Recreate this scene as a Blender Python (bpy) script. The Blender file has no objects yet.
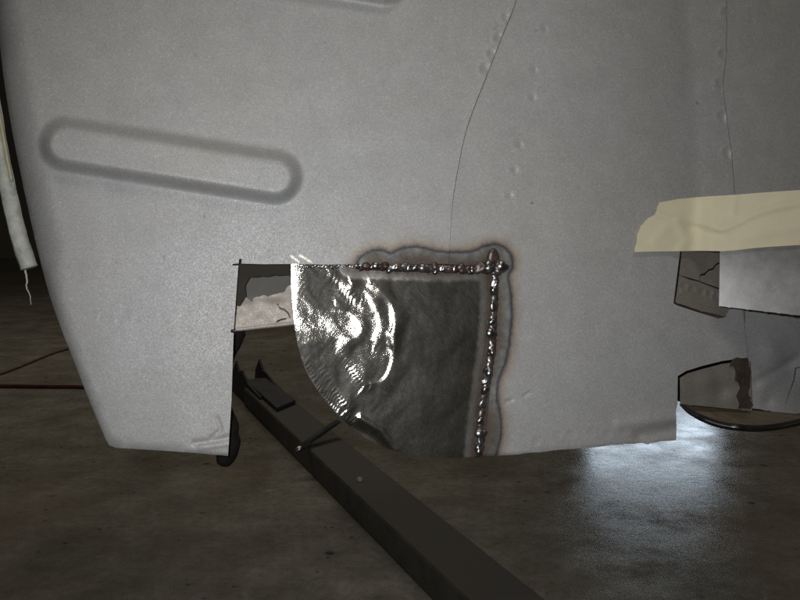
import bpy, bmesh, math, random
import numpy as np
from mathutils import Vector, Matrix
from mathutils.geometry import delaunay_2d_cdt

random.seed(7)
rng = np.random.default_rng(7)
R = math.radians
sc = bpy.context.scene
C = sc.collection

# ------------------------------------------------------------------ camera
D = 0.8                       # metres from lens to the body panel
CAM_H = 0.5
PITCH = R(6.0)
cam_d = bpy.data.cameras.new('camera')
cam_d.sensor_width = 36.0
cam_d.lens = 36.0
cam_d.clip_start = 0.02
cam_d.clip_end = 60
cam = bpy.data.objects.new('camera', cam_d)
C.objects.link(cam)
cam.matrix_world = Matrix.Translation((0, 0, CAM_H)) @ Matrix.Rotation(R(90) - PITCH, 4, 'X')
sc.camera = cam
CM = np.array(cam.matrix_world)

# ------------------------------------------------------------------ world and lamps
world = bpy.data.worlds.new('World')
sc.world = world
world.use_nodes = True
bg = world.node_tree.nodes['Background']
bg.inputs['Color'].default_value = (1.0, 0.93, 0.82, 1)
bg.inputs['Strength'].default_value = 0.02


def cam_local(x, y, z):
    p = CM @ np.array([x, y, z, 1.0])
    return Vector(p[:3])


# the camera's flash, just above and to the left of the lens
fl = bpy.data.lights.new('camera_flash', 'SPOT')
fl.energy = 16.8
fl.color = (1.0, 1.0, 1.0)
fl.spot_size = R(86)
fl.spot_blend = 1.0
fl.shadow_soft_size = 0.010
flo = bpy.data.objects.new('camera_flash', fl)
C.objects.link(flo)
flo.location = cam_local(-0.065, 0.050, 0.0)
_aim = cam_local(-0.02, 0.07, -D)
flo.rotation_euler = (_aim - flo.location).to_track_quat('-Z', 'Y').to_euler()


def area(name, loc, target, sx, sy, power, color):
    l = bpy.data.lights.new(name, 'AREA')
    l.shape = 'RECTANGLE'
    l.size, l.size_y = sx, sy
    l.energy = power
    l.color = color
    o = bpy.data.objects.new(name, l)
    C.objects.link(o)
    o.location = loc
    o.rotation_euler = (Vector(target) - Vector(loc)).to_track_quat('-Z', 'Y').to_euler()
    return o


# daylight from a window behind the car (its gleam lies on the concrete at the right)
area('window_light', (1.36, 4.2, 0.70), (1.25, 0.0, 0.60), 0.66, 0.22, 2.9, (0.72, 0.86, 1.0))
# unseen fill lamp, added to brighten the far floor
area('floor_fill', (-0.9, 3.3, 2.7), (-0.7, 2.6, 0.0), 2.6, 0.6, 28.0, (1.0, 0.92, 0.79))
# the lamp above the working place in front of the car
area('work_lamp', (0.5, -0.15, 2.5), (0.3, 0.5, 0.0), 0.9, 0.3, 8.5, (1.0, 0.90, 0.74))

sc.view_settings.view_transform = 'Standard'
sc.view_settings.look = 'None'
sc.view_settings.exposure = 0.0
sc.view_settings.gamma = 1.0
sc.cycles.use_denoising = False
sc.cycles.max_bounces = 6
sc.cycles.sample_clamp_indirect = 3.0


# ------------------------------------------------------------------ coordinates
# The car's sheet metal is drawn in millimetres on the panel: x to the right, y downwards,
# (400, 300) in the middle; w is the height (metres) of the sheet out of the panel's plane.
TILT = 0.135                  # the flank stands a little turned: its left side is nearer
LEAN = 0.05                   # and its lower edge too


def panel(x, y, w=0.0):
    x = np.asarray(x, float); y = np.asarray(y, float); w = np.asarray(w, float) + TILT * (400 - x) / 1000 + LEAN * (y - 300) / 1000
    k = (D - w) / D
    l = np.stack(np.broadcast_arrays((x - 400) / 1000 * k, (300 - y) / 1000 * k, w - D, np.ones_like(x * w)), -1)
    return (l @ CM.T)[..., :3]


def ground(x, y, z=0.0):
    d = CM[:3, :3] @ np.array([(x - 400) / 800.0, (300 - y) / 800.0, -1.0])
    t = (z - CAM_H) / d[2]
    return Vector((d[0] * t, d[1] * t, z))


# ------------------------------------------------------------------ node helpers
class NT:
    def __init__(s, name):
        s.m = bpy.data.materials.new(name)
        s.m.use_nodes = True
        s.t = s.m.node_tree
        s.t.nodes.clear()
        s.out = s.t.nodes.new('ShaderNodeOutputMaterial')
        s.b = s.t.nodes.new('ShaderNodeBsdfPrincipled')
        s.t.links.new(s.b.outputs[0], s.out.inputs[0])
        s.co = s.t.nodes.new('ShaderNodeTexCoord').outputs['Object']

    def n(s, kind, **kw):
        nd = s.t.nodes.new(kind)
        for k, v in kw.items():
            setattr(nd, k, v)
        return nd

    def set(s, sock, v):
        if isinstance(v, bpy.types.NodeSocket):
            s.t.links.new(v, sock)
        elif isinstance(v, (tuple, list)) and sock.type == 'RGBA' and len(v) == 3:
            sock.default_value = (*v, 1)
        else:
            sock.default_value = v

    def inp(s, **kw):
        for k, v in kw.items():
            s.set(s.b.inputs[k.replace('_', ' ')], v)

    def noise(s, scale, detail=3, rough=0.55, vec=None, dist=0.0):
        nd = s.n('ShaderNodeTexNoise')
        s.set(nd.inputs['Vector'], vec or s.co)
        nd.inputs['Scale'].default_value = scale
        nd.inputs['Detail'].default_value = detail
        nd.inputs['Roughness'].default_value = rough
        nd.inputs['Distortion'].default_value = dist
        return nd.outputs['Fac']

    def vor(s, scale, feature='F1', out='Distance', vec=None):
        nd = s.n('ShaderNodeTexVoronoi', feature=feature)
        s.set(nd.inputs['Vector'], vec or s.co)
        nd.inputs['Scale'].default_value = scale
        return nd.outputs[out]

    def ramp(s, fac, stops, interp='LINEAR'):
        nd = s.n('ShaderNodeValToRGB')
        s.set(nd.inputs[0], fac)
        cr = nd.color_ramp
        cr.interpolation = interp
        cr.elements.remove(cr.elements[1])
        for i, (p, c) in enumerate(stops):
            e = cr.elements[0] if i == 0 else cr.elements.new(p)
            e.position = p
            e.color = (c, c, c, 1) if not isinstance(c, (tuple, list)) else (*c, 1)
        return nd.outputs[0]

    def mix(s, fac, a, b, mode='MIX'):
        nd = s.n('ShaderNodeMix', data_type='RGBA', blend_type=mode)
        s.set(nd.inputs[0], fac); s.set(nd.inputs[6], a); s.set(nd.inputs[7], b)
        return nd.outputs[2]

    def math(s, op, a, b=None, c=None, clamp=False):
        nd = s.n('ShaderNodeMath', operation=op, use_clamp=clamp)
        for i, v in enumerate((a, b, c)):
            if v is not None:
                s.set(nd.inputs[i], v)
        return nd.outputs[0]

    def vmath(s, op, a, b=None):
        nd = s.n('ShaderNodeVectorMath', operation=op)
        s.set(nd.inputs[0], a)
        if b is not None:
            s.set(nd.inputs[1], b)
        return nd.outputs['Value'] if op in ('LENGTH', 'DOT_PRODUCT', 'DISTANCE') else nd.outputs[0]

    def bump(s, h, strength, dist=0.001, normal=None):
        nd = s.n('ShaderNodeBump')
        s.set(nd.inputs['Height'], h)
        nd.inputs['Strength'].default_value = strength
        nd.inputs['Distance'].default_value = dist
        if normal is not None:
            s.set(nd.inputs['Normal'], normal)
        return nd.outputs[0]

    def attr(s, name):
        return s.n('ShaderNodeAttribute', attribute_name=name).outputs['Fac']


# ------------------------------------------------------------------ materials
def mat_blasted(name, base, tint, metal=0.2, rough=0.58, heat=True, sparkle=1.0):
    """Sand-blasted bare steel: fine sparkle, faint flash rust, heat tint beside the weld."""
    t = NT(name)
    n1 = t.noise(5, 5, 0.6)
    n2 = t.noise(38, 6, 0.65)
    col = t.mix(t.ramp(n1, [(0.35, 0.0), (0.75, 1.0)]), base, tint)
    col = t.mix(t.ramp(n2, [(0.3, 0.85), (0.7, 1.0)]), (0.10, 0.09, 0.08), col)
    # grain of the blasting, about one millimetre
    g = t.vor(1050, 'F1', 'Color')
    gs = t.n('ShaderNodeSeparateColor'); t.set(gs.inputs[0], g)
    gr = t.ramp(gs.outputs[0], [(0.0, 0.84), (0.55, 0.97), (0.95, 1.04), (0.99, 1.22)])
    col = t.mix(sparkle, col, gr, 'MULTIPLY')
    # small rust freckles and dark pits
    f = t.vor(46, 'F1', 'Distance')
    fr = t.math('MULTIPLY', t.ramp(f, [(0.04, 1.0), (0.12, 0.0)]), t.ramp(t.noise(17, 2), [(0.58, 0.0), (0.66, 1.0)]))
    col = t.mix(t.math('MULTIPLY', fr, 0.55), col, (0.09, 0.06, 0.04))
    met = metal
    ro = t.ramp(gs.outputs[1], [(0.0, rough - 0.10), (1.0, rough + 0.12)])
    if heat:
        h = t.attr('weld_gap')           # millimetres outward from the scale line beside the weld
        hn = t.math('ADD', h, t.math('MULTIPLY', t.math('SUBTRACT', t.noise(160, 3), 0.5), 3.0))
        hh = t.math('MULTIPLY_ADD', hn, 1 / 60.0, 0.5)   # 0.5 = the line, 60 mm span
        hc = t.ramp(hh, [(0.22, (0.055, 0.028, 0.02)), (0.30, (0.075, 0.05, 0.038)), (0.38, (0.12, 0.11, 0.095)), (0.45, (0.16, 0.16, 0.155)), (0.48, (0.10, 0.115, 0.125)),
                         (0.495, (0.03, 0.032, 0.045)), (0.515, (0.035, 0.022, 0.016)), (0.55, (0.15, 0.075, 0.03)),
                         (0.61, (0.30, 0.20, 0.10)), (0.75, base)])
        hc = t.mix(1.0, hc, t.ramp(t.noise(95, 4, 0.7), [(0.3, 0.55), (0.7, 1.35)]), 'MULTIPLY')
        hc = t.mix(t.math('MULTIPLY', t.ramp(t.noise(45, 3), [(0.5, 0.0), (0.65, 0.6)]), t.ramp(hh, [(0.46, 1.0), (0.5, 0.0)])), hc, (0.075, 0.05, 0.037))
        hm = t.ramp(hh, [(0.50, 0.97), (0.53, 0.75), (0.58, 0.45), (0.80, 0.0)])
        col = t.mix(hm, col, hc)
        br = t.attr('bare')
        streak = t.noise(1.0, 2, vec=t.vmath('MULTIPLY', t.co, (900, 900, 900)))
        col = t.mix(br, col, (0.75, 0.68, 0.55))
        met = t.math('MAXIMUM', br, metal)
        ro = t.math('SUBTRACT', ro, t.math('MULTIPLY', br, 0.25))
    bh = t.math('ADD', t.math('MULTIPLY', gs.outputs[2], 0.6), t.noise(900, 2))
    nb = t.bump(bh, 0.12, 0.0006)
    nb = t.bump(t.noise(60, 4), 0.10, 0.002, nb)
    t.inp(Base_Color=col, Metallic=met, Roughness=ro, Normal=nb)
    return t.m


def mat_ground_steel(name):
    """Bright steel cleaned with a grinding disc: scratches in sweeping arcs."""
    t = NT(name)
    sx = t.n('ShaderNodeSeparateXYZ'); t.set(sx.inputs[0], t.co)

    def arcs(cx, cz, fr, fa):
        dx = t.math('SUBTRACT', sx.outputs[0], cx); dz = t.math('SUBTRACT', sx.outputs[2], cz)
        r = t.math('SQRT', t.math('ADD', t.math('MULTIPLY', dx, dx), t.math('MULTIPLY', dz, dz)))
        a = t.math('ARCTAN2', dz, dx)
        cb = t.n('ShaderNodeCombineXYZ')
        t.set(cb.inputs[0], t.math('MULTIPLY', r, fr)); t.set(cb.inputs[1], t.math('MULTIPLY', a, fa))
        return t.noise(1.0, 4, 0.7, vec=cb.outputs[0])
    P = lambda x, y: panel(x, y) - CAR_BASE
    p1, p2, p3 = P(300, 455), P(352, 330), P(520, 120)
    s1 = arcs(p1[0], p1[2], 1100, 26)
    s2 = arcs(p2[0], p2[2], 900, 9)
    s3 = arcs(p3[0], p3[2], 1000, 40)
    dcen = t.vmath('DISTANCE', t.co, tuple(p2))
    m2 = t.ramp(dcen, [(0.045, 1.0), (0.075, 0.0)])
    s = t.mix(m2, s1, s2)
    s = t.math('ADD', s, t.math('MULTIPLY', s3, 0.35))
    s4 = t.math('MAXIMUM', t.ramp(arcs(p1[0], p1[2], 520, 7), [(0.60, 0.0), (0.72, 1.0)]), t.ramp(arcs(p3[0], p3[2], 420, 9), [(0.62, 0.0), (0.74, 0.8)]))
    wd = t.attr('weld_gap')
    hh = t.math('MULTIPLY_ADD', t.math('ADD', wd, t.math('MULTIPLY', t.math('SUBTRACT', t.noise(150, 3), 0.5), 5.0)), 1 / 40.0, 0.0)
    steel = t.mix(t.ramp(t.noise(30, 5, 0.65), [(0.3, 0.0), (0.7, 1.0)]), (0.36, 0.34, 0.30), (0.56, 0.55, 0.51))
    scol = t.mix(0.75, steel, t.ramp(s, [(0.35, 0.15), (0.9, 1.3)]), 'MULTIPLY')
    scol = t.mix(t.math('MULTIPLY', s4, 0.95), scol, (0.85, 0.80, 0.70))
    hc = t.ramp(hh, [(0.0, (0.05, 0.024, 0.017)), (0.10, (0.055, 0.034, 0.024)), (0.2, (0.06, 0.054, 0.047)), (0.28, (0.05, 0.043, 0.036)), (0.4, (0.04, 0.034, 0.028))])
    hm = t.ramp(hh, [(0.14, 0.97), (0.26, 0.75), (0.36, 0.0)])
    col = t.mix(hm, scol, hc)
    ro = t.math('ADD', t.math('MULTIPLY', s, 0.07), t.math('MULTIPLY_ADD', hm, 0.30, 0.10))
    met = t.math('MULTIPLY_ADD', hm, -0.9, 0.9)
    nb = t.bump(s, 0.21, 0.0006)
    t.inp(Base_Color=t.mix(t.math('MULTIPLY_ADD', hm, -0.6, 0.6), col, (0.02, 0.018, 0.015)), Metallic=met, Roughness=0.36, Normal=nb)
    gl = t.n('ShaderNodeBsdfAnisotropic', distribution='BECKMANN')
    t.set(gl.inputs['Color'], col); t.set(gl.inputs['Roughness'], ro); t.set(gl.inputs['Normal'], nb)
    mx = t.n('ShaderNodeMixShader')
    t.set(mx.inputs[0], t.math('MULTIPLY_ADD', hm, -0.66, 0.74))
    t.t.links.new(t.b.outputs[0], mx.inputs[1]); t.t.links.new(gl.outputs[0], mx.inputs[2])
    t.t.links.new(mx.outputs[0], t.out.inputs[0])
    return t.m


def mat_simple(name, c1, c2, scale=30, rough=0.6, metal=0.0, bump=0.2, bscale=200, bdist=0.001, rvar=0.1, spec=0.5):
    t = NT(name)
    t.b.inputs['Specular IOR Level'].default_value = spec
    n = t.noise(scale, 5, 0.65)
    col = t.mix(t.ramp(n, [(0.32, 0.0), (0.7, 1.0)]), c1, c2)
    t.inp(Base_Color=col, Metallic=metal, Roughness=t.ramp(n, [(0.3, max(rough - rvar, 0.02)), (0.7, rough + rvar)]),
          Normal=t.bump(t.noise(bscale, 4), bump, bdist))
    return t.m


def mat_concrete(name):
    t = NT(name)
    n1 = t.noise(1.3, 6, 0.6, dist=0.4)
    n2 = t.noise(9, 7, 0.65)
    n3 = t.noise(70, 5, 0.6)
    col = t.mix(t.ramp(n1, [(0.36, 0.0), (0.66, 1.0)]), (0.15, 0.136, 0.105), (0.265, 0.25, 0.21))
    col = t.mix(t.ramp(n2, [(0.34, 0.55), (0.66, 0.0)]), col, (0.08, 0.07, 0.055))
    col = t.mix(t.ramp(n3, [(0.32, 0.45), (0.6, 0.0)]), col, (0.07, 0.062, 0.05))
    col = t.mix(t.ramp(t.noise(320, 3, 0.7), [(0.35, 0.5), (0.62, 0.0)]), col, (0.06, 0.054, 0.046))
    col = t.mix(t.ramp(t.noise(24, 6, 0.7, dist=0.8), [(0.60, 0.0), (0.75, 0.35)]), col, (0.36, 0.33, 0.28))
    # oil drips and grit
    v = t.vor(13, 'F1', 'Distance')
    sp = t.math('MULTIPLY', t.ramp(v, [(0.05, 1.0), (0.13, 0.0)]), t.ramp(t.noise(6, 2), [(0.46, 0.0), (0.54, 1.0)]))
    v2 = t.vor(42, 'F1', 'Distance')
    sp2 = t.math('MULTIPLY', t.ramp(v2, [(0.08, 1.0), (0.2, 0.0)]), t.ramp(t.noise(11, 2), [(0.54, 0.0), (0.62, 1.0)]))
    sp = t.math('MAXIMUM', sp, sp2)
    col = t.mix(t.math('MULTIPLY', sp, 0.85), col, (0.018, 0.016, 0.014))
    # rust stain
    col = t.mix(t.ramp(t.noise(2.6, 3, 0.5, dist=0.6), [(0.54, 0.0), (0.75, 0.35)]), col, (0.16, 0.115, 0.075))
    ro = t.ramp(n2, [(0.32, 0.13), (0.68, 0.30)])
    nb = t.bump(t.math('ADD', n3, t.math('MULTIPLY', n2, 1.5)), 0.05, 0.003)
    t.inp(Base_Color=col, Roughness=ro, Normal=nb)
    t.b.inputs['Specular IOR Level'].default_value = 0.5
    return t.m


def mat_weld(name, lo):
    t = NT(name)
    oi = t.n('ShaderNodeObjectInfo').outputs['Random']
    n = t.noise(260, 4, 0.6)
    rust = t.ramp(t.math('ADD', t.math('MULTIPLY', n, 0.7), t.math('MULTIPLY', oi, 0.5)), [(lo, 0.0), (lo + 0.22, 1.0)])
    col = t.mix(rust, (0.36, 0.36, 0.37), (0.075, 0.046, 0.034))
    t.inp(Base_Color=col, Metallic=t.math('MULTIPLY_ADD', rust, -0.5, 1.0), Roughness=t.math('MULTIPLY_ADD', rust, 0.12, 0.26),
          Normal=t.bump(t.noise(420, 3), 0.15, 0.0008))
    return t.m


def mat_tape(name):
    t = NT(name)
    n = t.noise(60, 4, 0.6)
    cr = t.noise(1.0, 4, 0.6, vec=t.vmath('MULTIPLY', t.co, (520, 520, 150)))   # fine crepe across the tape
    col = t.mix(n, (0.64, 0.59, 0.42), (0.72, 0.67, 0.49))
    t.inp(Base_Color=col, Roughness=0.62, Normal=t.bump(cr, 0.25, 0.0006))
    t.b.inputs['Subsurface Weight'].default_value = 0.0
    return t.m


# ------------------------------------------------------------------ object helpers
CAR_BASE = np.array([0.0, 0.85, 0.0])


def link(name, verts, faces, mat, parent=None, base=None, smooth=True, attrs=None):
    me = bpy.data.meshes.new(name)
    v = np.asarray(verts, float)
    if base is not None:
        v = v - np.asarray(base)
    me.from_pydata([tuple(p) for p in v], [], [tuple(int(i) for i in f) for f in faces])
    me.update()
    if smooth:
        me.shade_smooth()
    for k, a in (attrs or {}).items():
        at = me.attributes.new(k, 'FLOAT', 'POINT')
        at.data.foreach_set('value', np.asarray(a, np.float32))
    me.materials.append(mat)
    o = bpy.data.objects.new(name, me)
    C.objects.link(o)
    if parent is not None:
        o.parent = parent
    return o


def tag(o, label=None, cat=None, group=None, kind=None):
    for k, v in (('label', label), ('category', cat), ('group', group), ('kind', kind)):
        if v:
            o[k] = v
    return o


def empty(name, loc):
    o = bpy.data.objects.new(name, None)
    o.empty_display_size = 0.05
    C.objects.link(o)
    o.location = loc
    return o


def inside(px, py, poly):
    poly = np.asarray(poly, float)
    x0, y0 = poly[:, 0], poly[:, 1]
    x1, y1 = np.roll(x0, -1), np.roll(y0, -1)
    r = np.zeros(px.shape, bool)
    for a, b, c, d in zip(x0, y0, x1, y1):
        if b == d:
            continue
        hit = ((b > py) != (d > py)) & (px < (c - a) * (py - b) / (d - b) + a)
        r ^= hit
    return r


def segdist(px, py, line):
    """distance to a polyline"""
    line = np.asarray(line, float)
    best = np.full(np.shape(px), 1e9)
    for (ax, ay), (bx, by) in zip(line[:-1], line[1:]):
        dx, dy = bx - ax, by - ay
        l2 = dx * dx + dy * dy + 1e-12
        t = np.clip(((px - ax) * dx + (py - ay) * dy) / l2, 0, 1)
        best = np.minimum(best, np.hypot(px - ax - t * dx, py - ay - t * dy))
    return best


def nearest(px, py, line):
    """distance to a polyline and the nearest point on it"""
    line = np.asarray(line, float)
    best = np.full(np.shape(px), 1e9); nx = np.zeros_like(best); ny = np.zeros_like(best)
    for (ax, ay), (bx, by) in zip(line[:-1], line[1:]):
        dx, dy = bx - ax, by - ay
        t = np.clip(((px - ax) * dx + (py - ay) * dy) / (dx * dx + dy * dy + 1e-12), 0, 1)
        qx, qy = ax + t * dx, ay + t * dy
        d = np.hypot(px - qx, py - qy)
        k = d < best
        best = np.where(k, d, best); nx = np.where(k, qx, nx); ny = np.where(k, qy, ny)
    return best, nx, ny


def dens(poly, step, closed=True):
    out = []
    n = len(poly)
    for i in range(n if closed else n - 1):
        a, b = poly[i], poly[(i + 1) % n]
        k = max(1, int(math.hypot(b[0] - a[0], b[1] - a[1]) / step))
        for j in range(k):
            out.append((a[0] + (b[0] - a[0]) * j / k, a[1] + (b[1] - a[1]) * j / k))
    if not closed:
        out.append(tuple(poly[-1]))
    return out


def smooth_line(pts, n=8):
    """Catmull-Rom through the points"""
    p = [np.array(q, float) for q in pts]
    p = [2 * p[0] - p[1]] + p + [2 * p[-1] - p[-2]]
    out = []
    for i in range(1, len(p) - 2):
        for k in range(n):
            s = k / n
            out.append(tuple(0.5 * ((2 * p[i]) + (-p[i - 1] + p[i + 1]) * s + (2 * p[i - 1] - 5 * p[i] + 4 * p[i + 1] - p[i + 2]) * s * s
                                    + (-p[i - 1] + 3 * p[i] - 3 * p[i + 1] + p[i + 2]) * s ** 3)))
    out.append(tuple(p[-2]))
    return out


def jag(poly, amp, step, closed=False):
    q = dens(poly, step, closed)
    return [(x + rng.normal(0, amp), y + rng.normal(0, amp)) for x, y in q]


def slit_poly(line, wid):
    q = [np.array(p, float) for p in line]
    l, r = [], []
    for i in range(len(q)):
        t = q[min(i + 1, len(q) - 1)] - q[max(i - 1, 0)]
        t = t / (np.hypot(*t) + 1e-9)
        n = np.array([-t[1], t[0]]) * wid / 2 * (0.25 if i in (0, len(q) - 1) else rng.uniform(0.7, 1.25))
        l.append(tuple(q[i] + n)); r.append(tuple(q[i] - n))
    return l + r[::-1]


def sheet(name, outline, mat, parent, wfun, holes=(), step=6.0, fine=(), thick=0.0012, attrs=None, label=None, edge=2.5):
    """A piece of sheet metal cut to an outline, with pressed relief wfun(x, y) and real thickness."""
    loops = [dens(outline, edge)] + [dens(h, edge) for h in holes]
    pts, eds = [], []
    for lp in loops:
        s = len(pts)
        pts += lp
        eds += [(s + i, s + (i + 1) % len(lp)) for i in range(len(lp))]
    ol = np.array(outline)
    x0, y0 = ol.min(0); x1, y1 = ol.max(0)
    gx, gy = np.meshgrid(np.arange(x0 + step / 2, x1, step), np.arange(y0 + step / 2, y1, step))
    gx[1::2] += step / 2
    gx = gx.ravel() + rng.uniform(-.12, .12, gx.size) * step; gy = gy.ravel() + rng.uniform(-.12, .12, gy.size) * step
    keep = np.ones(gx.shape, bool)
    for (a, b, c, d, s) in fine:
        keep &= ~((gx > a) & (gx < c) & (gy > b) & (gy < d))
    gx, gy = gx[keep], gy[keep]
    for i, (a, b, c, d, s) in enumerate(fine):
        fx, fy = np.meshgrid(np.arange(a + s / 2, c, s), np.arange(b + s / 2, d, s))
        fx[1::2] += s / 2
        fx = fx.ravel(); fy = fy.ravel()
        k = np.ones(fx.shape, bool)
        for (a2, b2, c2, d2, s2) in fine[:i]:
            k &= ~((fx > a2) & (fx < c2) & (fy > b2) & (fy < d2))
        gx = np.concatenate([gx, fx[k]]); gy = np.concatenate([gy, fy[k]])
    ok = inside(gx, gy, loops[0])
    md = np.full(gx.shape, 1e9)
    for lp in loops:
        md = np.minimum(md, segdist(gx, gy, lp + lp[:1]))
    for lp in loops[1:]:
        ok &= ~inside(gx, gy, lp)
    ok &= md > 0.7
    allp = [Vector(p) for p in pts] + [Vector((a, b)) for a, b in zip(gx[ok], gy[ok])]
    vs, _, fs, *_r = delaunay_2d_cdt(allp, eds, [], 0, 1e-5)
    v = np.array([(p.x, p.y) for p in vs])
    f = np.array([list(q) for q in fs if len(q) == 3])
    c = v[f].mean(1)
    ok = inside(c[:, 0], c[:, 1], loops[0])
    for lp in loops[1:]:
        ok &= ~inside(c[:, 0], c[:, 1], lp)
    f = f[ok]
    used = np.zeros(len(v), int); used[np.unique(f)] = 1
    idx = np.cumsum(used) - 1
    v = v[used > 0]; f = idx[f]
    w = wfun(v[:, 0], v[:, 1])
    at = {k: fn(v[:, 0], v[:, 1]) for k, fn in (attrs or {}).items()}
    # face the camera: y runs down, so flip to counter-clockwise seen from the front
    a, b, cc = v[f[:, 0]], v[f[:, 1]], v[f[:, 2]]
    area2 = (b[:, 0] - a[:, 0]) * (cc[:, 1] - a[:, 1]) - (b[:, 1] - a[:, 1]) * (cc[:, 0] - a[:, 0])
    fl_ = area2 > 0
    f[fl_] = f[fl_][:, ::-1]
    o = link(name, panel(v[:, 0], v[:, 1], w), f, mat, parent, CAR_BASE if parent is not None else None, True, at)
    if thick:
        m = o.modifiers.new('thickness', 'SOLIDIFY')
        m.thickness = thick
        m.offset = -1
        m.use_rim = True
        m.use_even_offset = False
        e = o.modifiers.new('edge', 'EDGE_SPLIT')
        e.split_angle = R(55)
    if label:
        o['label'] = label
    return o


def tube(name, pts, rad, mat, parent=None, base=None, seg=12, flat=1.0):
    """round bar along 3-D points; rad may be a list"""
    pts = [Vector(p) for p in pts]
    n = len(pts)
    rad = [rad] * n if np.isscalar(rad) else list(rad)
    vs, fs = [], []
    up = Vector((0, 0, 1))
    for i, p in enumerate(pts):
        t = (pts[min(i + 1, n - 1)] - pts[max(i - 1, 0)]).normalized()
        a = t.cross(up)
        if a.length < 1e-3:
            a = t.cross(Vector((1, 0, 0)))
        a.normalize(); b = a.cross(t).normalized()
        for k in range(seg):
            th = 2 * math.pi * k / seg
            vs.append(p + (a * math.cos(th) + b * math.sin(th) * flat) * rad[i])
    for i in range(n - 1):
        for k in range(seg):
            k2 = (k + 1) % seg
            fs.append((i * seg + k, i * seg + k2, (i + 1) * seg + k2, (i + 1) * seg + k))
    fs.append(tuple(range(seg))[::-1]); fs.append(tuple((n - 1) * seg + k for k in range(seg)))
    return link(name, vs, fs, mat, parent, base)


def prism(name, poly3, off, mat, parent=None, base=None, bevel=0.0):
    """closed slab: polygon of 3-D points swept along off"""
    n = len(poly3)
    vs = [Vector(p) for p in poly3] + [Vector(p) + Vector(off) for p in poly3]
    fs = [tuple(range(n)), tuple(range(2 * n - 1, n - 1, -1))] + [(i, (i + 1) % n + 0, (i + 1) % n + n, i + n) for i in range(n)]
    bm = bmesh.new()
    bv = [bm.verts.new(p if base is None else p - Vector(base)) for p in vs]
    for f in fs:
        bm.faces.new([bv[i] for i in f])
    bmesh.ops.recalc_face_normals(bm, faces=bm.faces)
    if bevel:
        bmesh.ops.bevel(bm, geom=list(bm.edges), offset=bevel, segments=2, affect='EDGES', profile=0.6)
    me = bpy.data.meshes.new(name)
    bm.to_mesh(me); bm.free()
    me.materials.append(mat)
    o = bpy.data.objects.new(name, me)
    C.objects.link(o)
    if parent is not None:
        o.parent = parent
    return o


sstep = lambda t: (lambda q: q * q * (3 - 2 * q))(np.clip(t, 0, 1))

M_LEFT = mat_blasted('blasted_steel', (0.400, 0.410, 0.422), (0.418, 0.412, 0.395))
M_RIGHT = M_LEFT
M_INNER = mat_blasted('inner_steel', (0.25, 0.235, 0.21), (0.20, 0.175, 0.14), heat=False, metal=0.3, rough=0.6)
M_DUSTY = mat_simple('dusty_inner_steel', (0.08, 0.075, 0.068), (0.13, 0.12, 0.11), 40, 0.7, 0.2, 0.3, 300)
M_PRIMER = mat_blasted('torn_pale_steel', (0.50, 0.46, 0.42), (0.44, 0.40, 0.35), heat=False, metal=0.25, rough=0.6)
M_PATCH = mat_ground_steel('ground_steel')
M_WELD = mat_weld('weld_metal', 0.80)
M_WELD_RUST = mat_weld('rusty_weld_metal', 0.52)
M_TAPE = mat_tape('masking_tape')
M_SHEET = mat_simple('new_sheet_steel', (0.46, 0.455, 0.45), (0.52, 0.515, 0.51), 40, 0.36, 0.95, 0.05, 700, 0.0006, 0.03)
M_FLOOR = mat_concrete('concrete')
M_BLACK = mat_simple('black_rubber', (0.006, 0.006, 0.006), (0.012, 0.011, 0.010), 60, 0.85, spec=0.15)
M_BEAM = mat_simple('black_painted_steel', (0.022, 0.019, 0.015), (0.048, 0.040, 0.029), 18, 0.85, 0.0, 0.25, 90)
M_BRACKET = mat_simple('black_bracket_steel', (0.006, 0.006, 0.006), (0.014, 0.013, 0.012), 25, 0.85)
M_HOSE = mat_simple('red_rubber_hose', (0.05, 0.014, 0.008), (0.085, 0.03, 0.016), 20, 0.5)
M_SHADE = mat_simple('painted_shade', (0.016, 0.014, 0.010), (0.035, 0.028, 0.019), 50, 0.85, 0.0, 0.4, 220)  # near-black tone painted in place of shade inside the openings
M_RUST = mat_simple('rusty_steel', (0.022, 0.016, 0.011), (0.06, 0.042, 0.028), 70, 0.8, 0.0, 0.6, 220, 0.002)
M_DIRT = mat_simple('dirty_pan_steel', (0.11, 0.085, 0.06), (0.18, 0.145, 0.105), 55, 0.7, 0.1, 0.3, 260)
M_RIM = mat_simple('black_rim_seal', (0.008, 0.008, 0.008), (0.02, 0.018, 0.016), 60, 0.35)
M_SEAL = mat_simple('grey_green_seal', (0.30, 0.31, 0.29), (0.52, 0.53, 0.49), 75, 0.6, 0.0, 0.5, 160, 0.002)
M_YELLOW = mat_simple('yellowed_lip', (0.36, 0.34, 0.2), (0.46, 0.44, 0.28), 60, 0.6)
M_THREAD = mat_simple('pale_thread', (0.40, 0.39, 0.36), (0.5, 0.49, 0.45), 60, 0.8)
M_WALL = mat_simple('dark_garage_wall', (0.25, 0.22, 0.18), (0.36, 0.32, 0.26), 2, 0.8)

# ------------------------------------------------------------------ setting
gx = np.linspace(-12, 12, 61); gy = np.concatenate([np.linspace(-3, 4, 60), np.linspace(4.2, 12, 20)])
vv = [(x, y, 0.0) for y in gy for x in gx]
ff = [(j * 61 + i, j * 61 + i + 1, (j + 1) * 61 + i + 1, (j + 1) * 61 + i) for j in range(len(gy) - 1) for i in range(60)]
tag(link('floor', vv, ff, M_FLOOR), kind='structure')
tag(prism('wall', [(-12, 9.6, 0), (12, 9.6, 0), (12, 9.6, 3.2), (-12, 9.6, 3.2)], (0, 0.15, 0), M_WALL), kind='structure')

# ------------------------------------------------------------------ the car body
car = empty('car_body', CAR_BASE)
tag(car, 'stripped bare steel car body panel with a ground patch welded in', 'car body')

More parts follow.
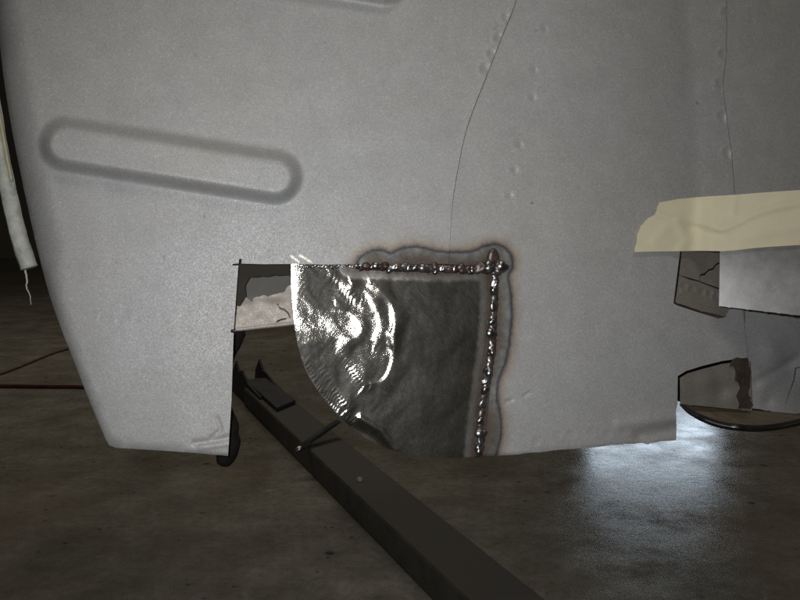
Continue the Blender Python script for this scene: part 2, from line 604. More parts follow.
SEAM = smooth_line([(521, -30), (516, 0), (502, 36), (488, 72), (468, 124), (458, 168), (452, 208), (449, 262)], 6)
LEFT = smooth_line([(-12, -30), (-2, 30), (4, 80), (12, 130), (22, 180), (34, 235), (48, 290), (61, 328), (75, 364), (89, 400), (100, 426), (106, 440)], 5) + [(109.5, 445.5), (118, 448)]
HAZ = smooth_line([(356, 268), (358, 262), (362, 256), (372, 251), (383, 250.5), (391, 253), (400, 249), (415, 247), (428, 249), (438, 251.5), (452, 252.5), (466, 252), (476, 250), (484, 246.5),
                   (495, 244.5), (505, 248), (511.5, 257), (512, 267), (508, 276), (510, 290), (511.5, 310), (510, 335), (506, 360), (499, 378), (496.5, 395), (500, 415), (500.5, 435), (495, 460)], 4)
HAZ_POLY = HAZ + [(470, 470), (470, 285), (356, 285)]


def heat_fn(x, y):
    d = segdist(x, y, HAZ)
    return np.where(inside(x, y, HAZ_POLY), -d, d)


def bare_fn(x, y):
    # two slanting nicks of the grinder above the patch's corner
    d = np.minimum(segdist(x, y, [(291, 256), (299, 262)]), segdist(x, y, [(300, 255.5), (311, 262)]))
    return np.clip(1.0 - (d - 0.5) / 1.0, 0, 1) * 0.6


WELD_PATH = [(352, 266), (400, 267.5), (450, 269), (492, 266), (493, 300), (490, 350), (484, 390), (480, 420), (477, 458)]


def stadium(x, y, a, b, r0, r1, h):
    d = segdist(x, y, [a, b])
    return h * (1 - sstep((d - r0) / (r1 - r0)))


def dent(x, y, cx, cy, r, h):
    d2 = ((x - cx) ** 2 + (y - cy) ** 2) / (r * r)
    return h * np.exp(-d2 * 1.6)


def spot(x, y, cx, cy, r, h):
    """spot weld: a shallow dish with a raised rim"""
    d = np.hypot(x - cx, y - cy) / r
    return h * (-np.exp(-(d * 1.5) ** 4) + 0.5 * np.exp(-((d - 1.15) * 4) ** 2))


def wavy(x, y):
    return 0.0006 * np.sin(x / 47.0 + 0.8 * np.sin(y / 61)) * np.sin(y / 53.0 + 1.3) + 0.00025 * np.sin(x / 17 + y / 23) * np.sin(y / 19 - x / 31)


def edge_roll(d, r):
    q = np.clip(r - d, 0, r * 0.995)
    return -(r - np.sqrt(r * r - q * q)) / 1000


def crown(x, y):
    # gentle crown of the whole flank
    return -0.00000010 * (x - 330) ** 2 - 0.00000008 * (y - 230) ** 2


def w_left(x, y):
    w = wavy(x, y) + crown(x, y) + edge_roll(segdist(x, y, LEFT) * np.interp(y, [0, 250, 330, 450], [.6, .6, 1.6, 5]), 17) * np.interp(y, [250, 330, 450], [1.9, .55, .2])
    w = w + stadium(x, y, (66, 144), (275, 177), 14, 29, 0.0155)
    w = w + stadium(x, y, (180, -53), (386, -22), 13, 29, 0.0155)
    w = w + edge_roll(segdist(x, y, [(108, 447), (160, 450.5), (229, 456)]), 4) * 0.7
    for cx, cy in ((97, 316), (115, 319), (132, 316), (157, 316), (180, 310), (204, 303)):
        w = w + dent(x, y, cx, cy, 4, 0.00035) - dent(x, y, cx + 3, cy + 2.5, 3, 0.00035)
    for cx, cy, r in ((507, 17, 5), (500, 38, 6), (493.5, 54, 6), (487, 69, 6.5)):
        w = w + spot(x, y, cx - 1, cy, r, 0.0015) + dent(x, y, cx + 1.5, cy + 3, 2.6, -0.0016)
    # creased lower corner of the left leg
    w = w - 0.0016 * np.exp(-(segdist(x, y, [(194, 443), (212, 441), (230, 437)]) / 2.2) ** 2) + 0.0012 * np.exp(-(segdist(x, y, [(200, 448), (229, 444)]) / 2.2) ** 2)
    w = w - 0.0013 * np.exp(-(segdist(x, y, [(217, 418), (221, 430), (211, 438)]) / 1.6) ** 2)
    for cx, cy, r, h in ((388, 92, 3, .0006), (379, 112, 3, .0005), (403, 57, 6, -.0006), (446, 36, 6, -.0006), (445, 219, 4, .0008), (300, 52, 9, -.0006)):
        w = w + dent(x, y, cx, cy, r, h)
    w = w - 0.0008 * np.exp(-(segdist(x, y, [(350, 152), (362, 160)]) / 1.2) ** 2)
    # lifted lip along the lapped seam
    w = w + 0.0004 * np.exp(-(segdist(x, y, SEAM) / 5) ** 2)
    # slight pull towards the hot weld
    w = w - 0.0015 * np.exp(-(segdist(x, y, [(362, 266), (450, 266)]) / 12) ** 2)
    return w


def bend(x, y):
    """the flank turns away to the right, then faces forward again after the crease"""
    k = np.interp(y, [-40, 200, 330, 460], [1.0, 0.9, 0.42, 0.35])
    xc = np.interp(y, [-40, 0, 200, 460], [682, 684, 696, 720])
    t = np.clip((x - 540) / (xc - 540), 0, 1)
    a = -0.5 * 0.40 * t * t * (xc - 540) / 1000          # slope grows to 0.46
    b = np.clip(x - xc, 0, None)
    s = sstep(b / 10)
    return k * (a - 0.40 * np.clip(b, 0, 6) * (1 - s * 0.5) / 1000 - 0.07 * np.clip(b - 6, 0, None) / 1000)


def w_right(x, y):
    w = wavy(x, y) + crown(x, y) + bend(x, y) - 0.0055 + 0.0036 * sstep((y - 170) / 90)
    for cx, cy in ((544, 28), (534, 69), (532, 96), (519, 144), (514, 169), (509, 194)):
        w = w + spot(x, y, cx, cy, 4.8, 0.0006) + dent(x, y, cx + 2.2, cy + 2.6, 2.6, -0.0018)
    for cx, cy in ((537, 441), (558, 435), (572, 434), (592, 432), (608, 434), (625, 431), (640, 433)):
        w = w + spot(x, y, cx, cy, 5.5, 0.00035)
    w = w - 0.0012 * np.exp(-(segdist(x, y, [(524, 396), (532, 391)]) / 1.2) ** 2)
    w = w - 0.0012 * np.exp(-(segdist(x, y, [(506, 402), (512, 400)]) / 1.3) ** 2)
    # bottom edge: rolled dent near the corner
    w = w - 0.004 * np.exp(-(segdist(x, y, [(640, 436), (678, 428)]) / 7) ** 2) + 0.002 * np.exp(-(segdist(x, y, [(620, 424), (678, 418)]) / 6) ** 2)
    w = w + edge_roll(segdist(x, y, [(476, 457), (510, 455), (560, 450), (620, 445), (677, 440)]), 3) * 0.6
    # spot weld puckers by the right seam
    for cx, cy in ((723, 54), (720, 84), (722, 116), (727, 152), (726, 12)):
        w = w + spot(x, y, cx, cy, 5, 0.0014) + dent(x, y, cx + 2, cy + 4, 2.6, -0.003)
    w = w - 0.0015 * np.exp(-(segdist(x, y, WELD_PATH) / 12) ** 2)
    return w


left_out = LEFT + [(160, 450.5), (196, 453), (228, 456), (230, 425), (231.5, 400), (233.2, 345), (233.6, 333), (230.8, 332.4), (230.8, 329.6), (233.8, 329.2), (236, 298), (238.2, 268),
                   (238.4, 265.6), (232.5, 265.4), (232.5, 264), (238.8, 263.4), (239.2, 258.8), (241.8, 258.8), (241.6, 263.6), (262, 264.2), (300, 264.0), (330, 264.6), (360, 263.8), (400, 264.6), (449, 264)] + SEAM[::-1]
sheet('outer_panel', left_out, M_LEFT, car, w_left, (), 6.0,
      [(345, 236, 460, 270, 1.4), (30, 106, 312, 214, 2.2), (150, -40, 425, 16, 2.5), (286, 250, 345, 268, 1.4), (186, 412, 236, 458, 1.8), (85, 298, 215, 326, 2.2),
       (-15, -30, 60, 300, 4.0), (470, -5, 522, 90, 2.2)],
      attrs={'weld_gap': heat_fn, 'bare': bare_fn}, label='broad blasted panel with a pressed oval bead')

right_out = ([(513, -30)] + [(x - 8, y) for x, y in SEAM[6:]] + [(449, 264.5), (470, 265), (489, 262), (490.5, 280), (490, 300), (488, 340), (485, 375), (480, 400), (477, 425), (474.5, 457)]
             + jag([(476, 457), (510, 455), (560, 450), (620, 445), (655, 442.5), (676, 440)], 0.35, 7)
             + [(676.5, 425), (676, 412), (677.5, 402), (677.8, 376), (686, 371), (702, 366), (722, 361), (744, 358), (748, 358)]
             + [(745, 330), (741, 290), (738, 250), (735, 200), (731.5, 155), (726.5, 118), (722.5, 85), (726, 55), (726.5, 20), (726, -30)])
cut = [(684, 228), (680, 252), (673.5, 303), (676, 305), (700, 313), (719, 318.6), (726, 317), (731, 306), (732, 228)]
sheet('rear_panel', right_out, M_RIGHT, car, w_right, [cut], 6.0,
      [(440, 236, 530, 458, 1.4), (498, 14, 556, 208, 2.2), (525, 418, 680, 446, 2.0), (712, -5, 736, 165, 2.2)],
      attrs={'weld_gap': heat_fn, 'bare': lambda x, y: np.zeros_like(x)}, label='blasted panel right of the lapped seam')


def w_side(x, y):
    w = bend(x * 0 + 740, y) - 0.0140 + 0.008 * sstep((y - 200) / 150) + wavy(x, y) - 0.00003 * (x - 740) + crown(x, y)
    # crumpled lower area
    w = w + dent(x, y, 772, 352, 16, 0.004) - dent(x, y, 790, 372, 14, 0.004) + dent(x, y, 762, 385, 12, 0.002) - dent(x, y, 768, 402, 7, 0.003)
    w = w - 0.003 * np.exp(-(segdist(x, y, [(756, 382), (775, 372), (800, 356)]) / 4) ** 2)
    return w


side_out = [(716, -30), (840, -30), (850, 120), (855, 300), (855, 418), (820, 416)] + jag([(800, 414), (770, 411), (751, 408)], 0.6, 4) + [(750, 385), (747, 356), (735, 345), (731, 320), (729, 250), (722, 150), (714, 85), (717, 20)]
slit = slit_poly([(803, 367), (796, 368), (794, 380), (788, 397), (784, 411)], 1.6)
sheet('side_panel', side_out, M_RIGHT, car, w_side, [slit], 7.0, [(745, 330, 850, 418, 2.6)],
      attrs={'weld_gap': lambda x, y: np.full_like(x, 200.), 'bare': lambda x, y: np.zeros_like(x)}, label='darker side panel behind the tape')

# ---- sheets seen inside the openings
f_in = lambda w0: (lambda x, y: w0 + wavy(x, y) * 1.5)
# square cut under the tape
wr = lambda off: (lambda x, y: bend(x, y) + crown(x, y) + off + wavy(x * 2, y * 2))
crk = slit_poly([(726, 258), (721, 262.5), (717, 264), (713, 269), (709, 270), (705, 274), (701, 275), (700, 279), (701.2, 279.6)], 1.7)
crk4 = slit_poly([(679, 275.2), (690, 278.8), (699, 281.2), (706, 284), (720, 289), (729, 292.5)], 1.3)
sheet('inner_panel', [(685.5, 226), (745, 226), (745, 322), (700, 310), (676.5, 302)], M_INNER, car, wr(-0.0040), [crk, crk4], 5.0, label='cracked inner panel in the square cut')
wl = lambda x, y: wr(-0.0022)(x, y) + sum(spot(x, y, cx, cy, 4.2, 0.0006) for cx, cy in ((684, 286), (692, 289), (702, 292), (710, 294), (716, 296), (678, 290)))
sheet('inner_flange', [(679.4, 276.4), (690, 280), (703, 284.5), (720, 290.5), (728, 294), (727, 308), (722, 315.6), (700, 310.6), (676, 302.4)], M_INNER, car, wl, (), 3.0, [(676, 276, 726, 304, 1.3)])
# lower opening
sheet('lower_inner_panel', [(680.5, 378), (688, 373.5), (703, 369), (723, 364), (742, 362), (750, 361), (752, 411), (681, 404)], M_INNER, car,
      lambda x, y: bend(x, y) - 0.008 + wavy(x * 3, y * 3) * 2 - dent(x, y, 722, 392, 10, .003) + dent(x, y, 708, 380, 12, .002) - 0.0001 * (x - 680), (), 3.5,
      label='dirty inner panel in the lower opening')
sheet('dark_blocker', [(655, 340), (775, 335), (785, 412), (760, 409), (682, 402), (655, 396)], M_SHADE, car, lambda x, y: bend(x, y) * 0 - 0.075 + 0 * x, (), 8.0)  # added dark sheet, hides the lit floor behind the gaps
sheet('rusty_bracket', jag([(733, 359), (747, 357.5), (750, 372), (751.5, 409), (739, 408), (738, 396), (741, 388), (735, 380), (737, 370), (730, 366)], 0.7, 4, True), M_RUST, car,
      lambda x, y: bend(x, y) - 0.0065 - 0.0001 * (x - 680) + wavy(x * 4, y * 4), (), 3.0, label='rust-brown bracket strip')
# ledge of the floor pan, curving out of the lower opening
led_f = smooth_line([(680, 404), (690, 412), (705, 419.5), (720, 424.5), (738, 427.5), (758, 428.5), (778, 426.5), (800, 422), (830, 415), (850, 410)], 5)
nL = len(led_f)
rows = 7
vs, at = [], []
fx = np.array([p[0] for p in led_f]); fy = np.array([p[1] for p in led_f])
wf = np.interp(fx, [680, 735, 850], [-0.030, 0.012, 0.000])
ctop = np.interp(fx, [680, 752, 800, 850], [402.5, 409, 415, 409])
wb = np.full(nL, -0.046) + 0 * fx
for j in range(rows + 1):
    s = j / rows
    vs += list(panel(fx, ctop * (1 - s) + fy * s, wb * (1 - s) + wf * s))
ff = [(j * nL + i, (j + 1) * nL + i, (j + 1) * nL + i + 1, j * nL + i + 1) for j in range(rows) for i in range(nL - 1)]
ledge = link('floor_pan_ledge', vs, ff, M_DIRT, car, CAR_BASE)
m = ledge.modifiers.new('thickness', 'SOLIDIFY'); m.thickness = 0.0012; m.offset = 0
ledge['label'] = 'brown floor pan ledge with curved rim'
rim = tube('rim', [Vector(p) for p in panel(fx, fy, wf + 0.001)], [0.0012 + 0.0024 * math.sin(min(1, i / 12) * 1.57) for i in range(nL)], M_RIM, ledge, CAR_BASE, 10)
tube('rim_highlight', [Vector(p) for p in panel(fx[10:], fy[10:] + 0.2, wf[10:] + 0.0041)], 0.0007, M_SHEET, ledge, CAR_BASE, 8)  # bright steel line modelled in place of the rim's highlight

# hole left of the patch: dark inner sheet, pale torn strip
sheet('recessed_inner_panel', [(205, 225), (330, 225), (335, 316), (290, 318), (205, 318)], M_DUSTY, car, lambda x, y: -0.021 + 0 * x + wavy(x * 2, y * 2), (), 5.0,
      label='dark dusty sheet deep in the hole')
sheet('hole_shade_strip', jag([(228, 254), (330, 254), (330, 274), (292, 275), (266, 276), (250, 277.5), (246, 284), (244.5, 300), (240, 306), (226, 306)], 0.5, 4, True), M_SHADE, car,
      lambda x, y: -0.012 + 0 * x, (), 4.0, label='dark strip standing in for the shadow along the top of the hole')  # near-black strip stands in for shadow under the hole's top and left edges
torn_top = [(222, 306), (236, 304)] + jag([(239, 306), (243, 297), (245, 295.5), (248, 299), (252, 302), (254.5, 298), (257, 296), (260, 296.5), (262, 295), (268, 295.8), (274, 294.5), (280, 293), (285, 291.5), (288, 286)], 0.5, 2.2)
torn_out = torn_top + [(297, 281), (330, 281), (330, 318), (301, 321), (280, 323), (262, 325), (236, 328), (218, 329)]
crk2 = [(277, 304), (279, 303.4), (278.6, 306), (281, 307.6), (285, 309), (288.5, 312), (291, 318), (289.6, 318.2), (287, 313.2), (284, 310.6), (279.6, 309)]
crk3 = [(275.5, 322.8), (277.5, 320.2), (282, 318.6), (287, 318), (286, 319.4), (281, 320.4), (278, 322.2)]
sheet('torn_strip', torn_out, M_PRIMER, car, lambda x, y: -0.019 + 0.0008 * np.sin(x / 5) * np.sin(y / 4) + 0.003 * np.exp(-((y - 296) / 6) ** 2) + wavy(x * 4, y * 4) * 1.5, [crk2, crk3], 3.0,
      [(232, 284, 300, 330, 1.8)], label='pale torn steel strip with ragged top edge')
# lower roll of the torn strip
rl = [panel(x, y, w) for x, y, w in ((216, 330, -.022), (240, 329, -.022), (262, 326.5, -.022), (282, 324.5, -.022), (300, 322, -.022), (330, 319.5, -.022))]
tube('rolled_edge', [Vector(p) for p in rl], 0.0022, M_PRIMER, car, CAR_BASE, 10)
# lumpy black rubber behind the left leg
rp = [(225, 318, .006), (234, 326, .011), (238.5, 335, .0125), (234, 344, .010), (227, 353, .007), (224, 380, .006), (224, 408, .007), (228, 421, .0095), (230, 430, .0115), (230.5, 437, .0118), (229, 445, .0115), (226.5, 453, .0115), (225.5, 460, .0095), (221, 467, .005)]
bump_stop = tube('rubber_bump_stop', [Vector(panel(x, y, -0.035)) for x, y, _ in rp], [r for *_, r in rp], M_BLACK, car, CAR_BASE, 14)
for v_ in bump_stop.data.vertices:
    q_ = v_.co
    v_.co = q_ + Vector((math.sin(q_.z * 310 + q_.y * 170), math.sin(q_.x * 260 + 1), math.sin(q_.x * 330 + q_.z * 90))) * 0.0016
sd = bump_stop.modifiers.new('smooth', 'SUBSURF'); sd.levels = 1; sd.render_levels = 1
bump_stop['label'] = 'black rubber lump behind the panel leg'

# ------------------------------------------------------------------ patch and welds
RIDGES = [  # crest of the grinder's furrow wall, half width (mm), steepness
    (smooth_line([(370, 285), (382, 291), (392, 306), (396, 325), (394, 345)], 6), 5.0, 1.05),
    (smooth_line([(352, 287), (367, 293), (377, 308), (380, 325), (375, 340)], 6), 4.5, 1.05),
    (smooth_line([(391, 335), (394, 352), (391, 368), (384, 380), (372, 384)], 6), 4.5, 1.05),
    (smooth_line([(313, 312), (327, 322), (339, 338), (346, 356), (356, 372), (365, 384)], 6), 5.5, 1.05),
    (smooth_line([(336, 309), (350, 313), (358, 320), (362, 330), (354, 339), (342, 338)], 6), 4.5, 1.0),
    (smooth_line([(330, 274), (342, 283), (353, 297)], 6), 4.5, 0.9),
    (smooth_line([(304, 362), (312, 380), (325, 397), (340, 412), (352, 423)], 6), 4.0, 1.05),
    (smooth_line([(318, 362), (331, 376), (339, 390), (349, 408)], 6), 4.5, 1.0),
]


HATCH = [
    ((303, 362), (350, 423), 5.0, 3.6, 1.5),
    ((320, 366), (346, 404), 4.0, 3.8, 1.2),
    ((322, 318), (360, 380), 5.0, 3.6, 0.9),
    ((330, 276), (356, 300), 7.0, 4.6, 0.9),
    ((300, 275), (318, 305), 9.0, 4.8, 0.8),
]
P0 = (259, 316)      # where the flat sheet would mirror the lamp beside the lens


def w_patch(x, y):
    w = -0.0040 + 0.00000020 * np.clip(x - 420, -200, 0) * np.clip(y - 330, 0, None)
    w = w + 0.000085 * 9 * np.logaddexp(0, (335 - x) / 9.0) - 0.0007 * np.exp(-np.clip(x - 291.5, 0, None) / 4.0) * np.clip((332 - y) / 12, 0, 1)
    rq = np.hypot(x - P0[0] - 68 / (1 + np.exp(-(335 - x) / 9.0)), y - P0[1]) / 800.0
    for ln, s, g in RIDGES:
        s = s * 0.68 * (1 + 0.25 * np.sin(x / 6.0 + y / 9.0))
        d, nx, ny = nearest(x, y, ln)
        far = np.hypot(x - P0[0], y - P0[1]) > np.hypot(nx - P0[0], ny - P0[1])
        d = d / np.where(far, s * 2.6, s)
        w = w + g * (s / 1000) / 0.86 * rq * np.exp(-d ** 2)
    for (ax, ay), (bx, by), wid, per, g in HATCH:      # short cross strokes of the disc along an edge
        L = math.hypot(bx - ax, by - ay)
        tx, ty = (bx - ax) / L, (by - ay) / L
        q = (x - ax) * tx + (y - ay) * ty + 1.1 * np.sin(x / 2.3 + 1.7 * np.sin(y / 4.1)) + 0.9 * np.sin(y / 7.7 + x / 11.0) + 0.35 * ((x - ax) * ty - (y - ay) * tx)
        g = g * (0.55 + 0.75 * np.sin(x / 5.3 + 2 * np.sin(y / 6.1)) ** 2)
        w = w + g * rq * per / 1000 / 6.283 * np.cos(6.283 * q / per) * np.exp(-(segdist(x, y, [(ax, ay), ((ax + bx) / 2 - 0.06 * (by - ay), (ay + by) / 2 + 0.06 * (bx - ax)), (bx, by)]) / wid) ** 2)
    w = w + 0.00012 * np.sin(x / 7.3 + 1.5 * np.sin(y / 11)) * np.sin(y / 8.1 + 1.1 * np.sin(x / 9)) + 0.00025 * np.sin(x / 23 + y / 37) * np.sin(y / 19 - x / 41 + 1)
    w = w + 0.00004 * np.sin(x / 2.6 + 2 * np.sin(y / 5)) * np.sin(y / 3.1 + 1.7 * np.sin(x / 4.3))
    # flattened notch in the lower rim
    w = w - 0.0020 * np.exp(-(segdist(x, y, [(352, 428), (372, 438), (388, 452)]) / 7) ** 2) + 0.001 * np.exp(-(segdist(x, y, [(360, 418), (382, 432), (394, 450)]) / 4) ** 2)
    return w


patch_out = ([(291, 263.2), (291.2, 285), (292.6, 305), (294.5, 325)] + smooth_line([(295.5, 333), (299, 350), (306, 371), (318, 391), (331, 407.5), (346, 423), (363, 436), (382, 446.5), (404, 453.5), (430, 457.5), (456, 458), (481, 456)], 5)
             + [(486, 425), (490, 385), (494, 340), (497, 300), (497, 263.2)])
patch = sheet('patch_panel', patch_out, M_PATCH, car, w_patch, (), 2.0, [(290, 262, 402, 430, 0.95)], attrs={'weld_gap': lambda x, y: segdist(x, y, WELD_PATH)},
              label='bright ground steel patch with swirling grinder marks')


def bead_mesh(seed):
    bm = bmesh.new()
    bmesh.ops.create_icosphere(bm, subdivisions=3, radius=1.0)
    r = np.random.default_rng(seed)
    k = r.uniform(-2.2, 2.2, (6, 3)); ph = r.uniform(0, 6.28, 6)
    for v in bm.verts:
        p = np.array(v.co)
        s = 1 + 0.10 * np.sum(np.sin(k @ p * 1.6 + ph))
        v.co = Vector(p * s)
    me = bpy.data.meshes.new('weld_bead')
    bm.to_mesh(me); bm.free()
    me.shade_smooth()
    me.materials.append(M_WELD)
    return me


BM = [bead_mesh(i) for i in range(7)]
BMR = [m_.copy() for m_ in BM]
for m_ in BMR:
    m_.materials[0] = M_WELD_RUST
for i, ln in enumerate(([(356, 266.3), (370, 266.6), (392, 267.5), (410, 268), (430, 268.4), (452, 269), (470, 269.4), (486, 268.5), (500, 267)],
                        [(493, 258), (492.5, 268), (494, 280), (493, 300), (492, 322), (491, 345), (488, 370), (484.5, 388), (482, 405), (480, 422), (480, 436), (478, 454)])):
    q = smooth_line(ln, 9)
    q = [(x + rng.normal(0, .35), y + rng.normal(0, .35)) for x, y in q]
    sm = tube('weld_seam', [Vector(p) for p in panel([p[0] for p in q], [p[1] for p in q], np.full(len(q), -0.0060 if i == 0 else -0.0073))],
              [rng.uniform(0.0042, 0.0056) for _ in q], M_WELD_RUST, patch, CAR_BASE, 10)

BEADS = [(360, 266, 3, 2.2), (366, 265.5, 4.2, 3.2), (372, 267, 3, 3), (377, 266.5, 4.4, 3.6), (384, 266.5, 5.2, 4.4), (388.5, 270, 3.6, 3), (395, 267, 4, 3.4), (403, 267, 5, 4), (409, 268, 3.6, 3.6), (415, 268, 4.6, 4.4),
         (424, 268, 4.8, 4.2), (433.5, 267, 4.6, 5), (435, 271.5, 3.4, 2.6), (442, 268.5, 3.6, 3.4), (448.5, 270, 4, 3.6), (455, 269, 3.6, 3.6), (460.5, 267, 5, 4.2), (463, 271, 3.6, 3), (471, 270.5, 3.8, 4.6), (475, 267.5, 3, 3),
         (480, 267.5, 6, 5), (487.5, 270, 5.4, 4.6), (492.5, 256, 5.4, 6.4), (489, 262.5, 4, 4.2), (502.5, 267, 4.8, 4.4), (496, 271, 4.8, 4.2), (497, 263, 3.6, 3.4), (494.5, 283, 4, 5.8), (493.3, 291.5, 3.8, 4.6), (493.5, 299, 2.6, 3),
         (493, 306.5, 4, 5.2), (492.5, 314, 2.6, 3), (492, 322, 4.6, 4.2), (491.4, 329, 3, 2.8), (491.4, 334, 5, 4.8), (487.5, 340.5, 2.6, 2), (491, 352.5, 4.4, 4.6), (486.5, 366, 2.8, 3), (488, 372, 5, 5.2), (484.5, 381.5, 3.8, 3.2), (484.4, 391, 3.6, 5),
         (482.5, 398, 2.2, 2.6), (482, 404, 4.4, 4.8), (479.6, 411.5, 2.2, 2.6), (480, 420.5, 4.6, 4.2), (478, 427, 2.4, 2.6), (481, 433.5, 5.4, 4.6), (478.6, 442, 3.6, 4.6), (478, 450.5, 3.6, 4.8)]
# ragged slivers on the unwelded cut edge, left part of the joint
for x in np.arange(295, 357, 3.4):
    BEADS.append((x + rng.uniform(-1, 1), 266 + rng.uniform(-.9, 1.4), rng.uniform(1.1, 2.6), rng.uniform(0.8, 1.9)))
BEADS = [q for q in BEADS if not (q[1] > 275 and q[2] < 3.2)]
for i, (x, y, a, b) in enumerate(BEADS):
    o = bpy.data.objects.new('weld_bead', (BMR if y < 275 and x > 358 and i % 3 else BM)[i % 7])
    C.objects.link(o)
    o.parent = patch
    w0 = -0.0016
    if 478 < x < 505 and y < 275:
        a, b = a * 1.2, b * 1.2
    p = panel(x, y, w0 + 0.0003) - CAR_BASE
    o.matrix_local = Matrix.Translation(p) @ Matrix.Rotation(-PITCH, 4, 'X') @ Matrix.Rotation(rng.uniform(-.3, .3), 4, 'Y') @ Matrix.Diagonal((a / 1000, min(a, b) * 0.72 / 1000, b / 1000, 1))

# ------------------------------------------------------------------ sheet of new steel held by masking tape
WS = 0.004


def w_sheet(x, y):
    return -0.014 + 0.00037 * (x - 720) - 0.0000011 * (y - 300) ** 2


new = sheet('steel_sheet', [(720.5, 205), (720, 250), (719, 306), (758, 310.6), (800, 315.5), (858, 322), (858, 205)], M_SHEET, None, w_sheet, (), 5.0, thick=0.0008)
tag(new, 'bright flat rectangle of new sheet steel hanging under the masking tape', 'sheet metal')

tape_out = (jag([(634, 252), (636.5, 243), (637.5, 234), (641, 226), (648, 218.5), (654.5, 214.5)], 0.25, 3) + [(656.3, 211), (657.5, 206.5), (659.5, 202.5)]
            + [(678, 199), (704, 196.6), (732, 195), (766, 192.3), (800, 190), (858, 186)]
            + [(858, 242), (800, 245), (770, 246.8), (755, 248), (735, 250.4), (721, 251.2), (700, 250.8), (681, 251.2), (655, 251.6)])


def w_tape(x, y):
    a = bend(np.minimum(x, 735), y) + crown(x, y) + 0.0004
    b = w_sheet(x, y) + 0.0008
    k = sstep((x - 684) / 30)
    base = a * (1 - k) + np.maximum(a, b) * k
    f1 = smooth_line([(655, 214), (676, 219), (698, 223), (720, 229), (738, 223), (758, 213), (780, 207), (800, 204), (858, 198)], 5)
    w = base + 0.0024 * np.exp(-(segdist(x, y, f1) / 3.2) ** 2)
    f2 = [(720, 229), (742, 236), (770, 231), (810, 225)]
    w = w + 0.0016 * np.exp(-(segdist(x, y, f2) / 6) ** 2)
    w = w + 0.0020 * np.exp(-(segdist(x, y, [(678, 223), (687, 240), (679, 252)]) / 5) ** 2) - 0.002 * np.exp(-(segdist(x, y, [(694, 227), (715, 233)]) / 6) ** 2)
    w = w + 0.0014 * np.exp(-(segdist(x, y, [(735, 193), (733, 212)]) / 3.5) ** 2) + 0.0008 * np.exp(-(segdist(x, y, [(655, 240), (668, 226)]) / 5) ** 2)
    w = w + 0.0005 * np.sin(x / 9 + np.sin(y / 8)) * np.sin(y / 7 + x / 31) + 0.0022
    return w


tp = sheet('masking_tape', tape_out, M_TAPE, None, w_tape, (), 2.2, thick=0.0003)
tag(tp, 'wrinkled cream masking tape torn at its left end', 'masking tape')

# ------------------------------------------------------------------ door seal at the left
sl = empty('door_seal', Vector(panel(28, 270, -0.03)))
B = np.array(sl.location)
tag(sl, 'grey-green rubber door seal hanging at the left edge with frayed thread', 'door seal')
ln = smooth_line([(-16, 60), (-8, 100), (0, 150), (9, 195), (19, 238), (29, 268)], 6)
pts = [Vector(panel(x, y, -0.028)) for x, y in ln]
tube('seal_tube', pts, [0.0084 + 0.0002 * math.sin(i * 1.7) for i in range(len(pts))], M_SEAL, sl, B, 6)
lip = smooth_line([(-4, 96), (2, 130), (7, 158), (11.5, 181)], 6)
tube('seal_lip', [Vector(panel(x, y, -0.020)) for x, y in lip], 0.0016, M_YELLOW, sl, B, 8)
th = smooth_line([(25, 270), (27, 279), (26.5, 287), (29.5, 294), (31, 305)], 6)
tube('frayed_thread', [Vector(panel(x + rng.normal(0, .25), y, -0.03)) for x, y in th], [0.0011 - 0.0008 * i / len(th) for i in range(len(th))], M_THREAD, sl, B, 6)

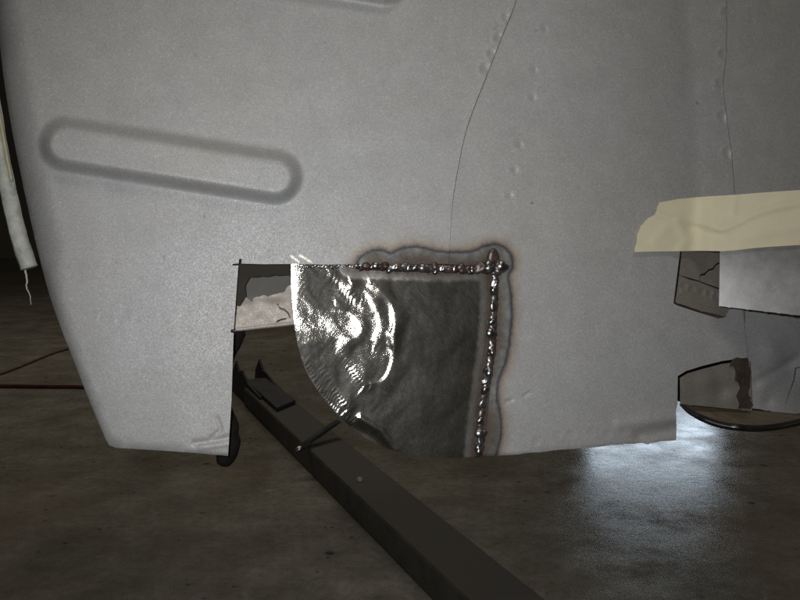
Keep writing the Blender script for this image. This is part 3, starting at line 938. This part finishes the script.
# ------------------------------------------------------------------ things on the floor
H = 0.05
a0, a1 = ground(236, 380, H), ground(368, 504, H)      # ridge (near top edge)
b0, b1 = ground(258, 371, H), ground(440, 516, H)      # far top edge
u = (a1 - a0).normalized()
nrm = Vector((0, 0, 1)).cross(u).normalized()
wd = (abs((b0 - a0).dot(nrm)) + abs((b1 - a0).dot(nrm))) / 2
sgn = 1 if (b1 - a0).dot(nrm) > 0 else -1
beam = empty('steel_beam', Vector((a0.x, a0.y, 0)))
tag(beam, 'black painted steel beam lying diagonally on the concrete floor', 'beam')
BB = beam.location
S = a0 + u * 0.10; E = a0 + u * 2.4
S.z = E.z = 0
sec = [Vector((0, 0, 0)), nrm * sgn * wd, nrm * sgn * wd + Vector((0, 0, H)), Vector((0, 0, H))]
prism('box_section', [S + q for q in sec], E - S, M_BEAM, beam, BB, 0.006)
# end bracket: upright jagged cheek plates and a block between
for k, off in enumerate((0.006, wd - 0.012)):
    o0 = a0 + nrm * sgn * off; o0.z = 0
    pr = [(-0.10, 0), (0.30, 0), (0.26, 0.056), (0.12, 0.062), (0.05, 0.085 - 0.012 * k), (0.01, 0.072), (-0.03, 0.098), (-0.08, 0.06)]
    prism('cheek_plate', [o0 + u * s + Vector((0, 0, z + 0.001)) for s, z in pr], nrm * sgn * 0.006, M_BRACKET, beam, BB, 0.001)
o0 = a0 + nrm * sgn * 0.014; o0.z = H + 0.0015
prism('bracket_block', [o0 + u * 0.05, o0 + u * 0.40, o0 + u * 0.34 + nrm * sgn * (wd - 0.022), o0 + u * 0.05 + nrm * sgn * (wd - 0.022)], (0, 0, 0.009), M_BRACKET, beam, BB, 0.002)
g0 = ground(301, 447, H + 0.004); g1 = ground(338, 421, H + 0.03)
g1 = g0 + (g1 - g0) * 0.98
tube('locking_lever', [g0, g0.lerp(g1, 0.3), g0.lerp(g1, 0.7), g1], 0.011, M_BRACKET, beam, BB, 4, 0.5)
tube('lever_tip', [g0 - (g1 - g0) * 0.10, g0 + (g1 - g0) * 0.01], 0.006, M_SHEET, beam, BB, 10, 0.6)
tube('bolt_head', [ground(360, 480, H - 0.001), ground(360, 480, H + 0.003)], 0.006, M_INNER, beam, BB, 6)

h1 = [ground(x, y, 0.007) for x, y in ((-260, 378), (-120, 384), (0, 385.5), (60, 386), (120, 386), (170, 380), (205, 368))]
tag(tube('air_hose', smooth_line(h1, 8), 0.0065, M_HOSE, None, None, 10), 'thick dark red air hose on the floor left of the panel', 'hose')
h2 = [ground(x, y, 0.004) for x, y in ((-200, 428), (-90, 396), (0, 374), (62, 350.5), (120, 338), (190, 334))]
tag(tube('electric_cable', smooth_line(h2, 8), 0.0036, M_HOSE, None, None, 10), 'thin dark cable slanting across the floor behind the hose', 'cable')
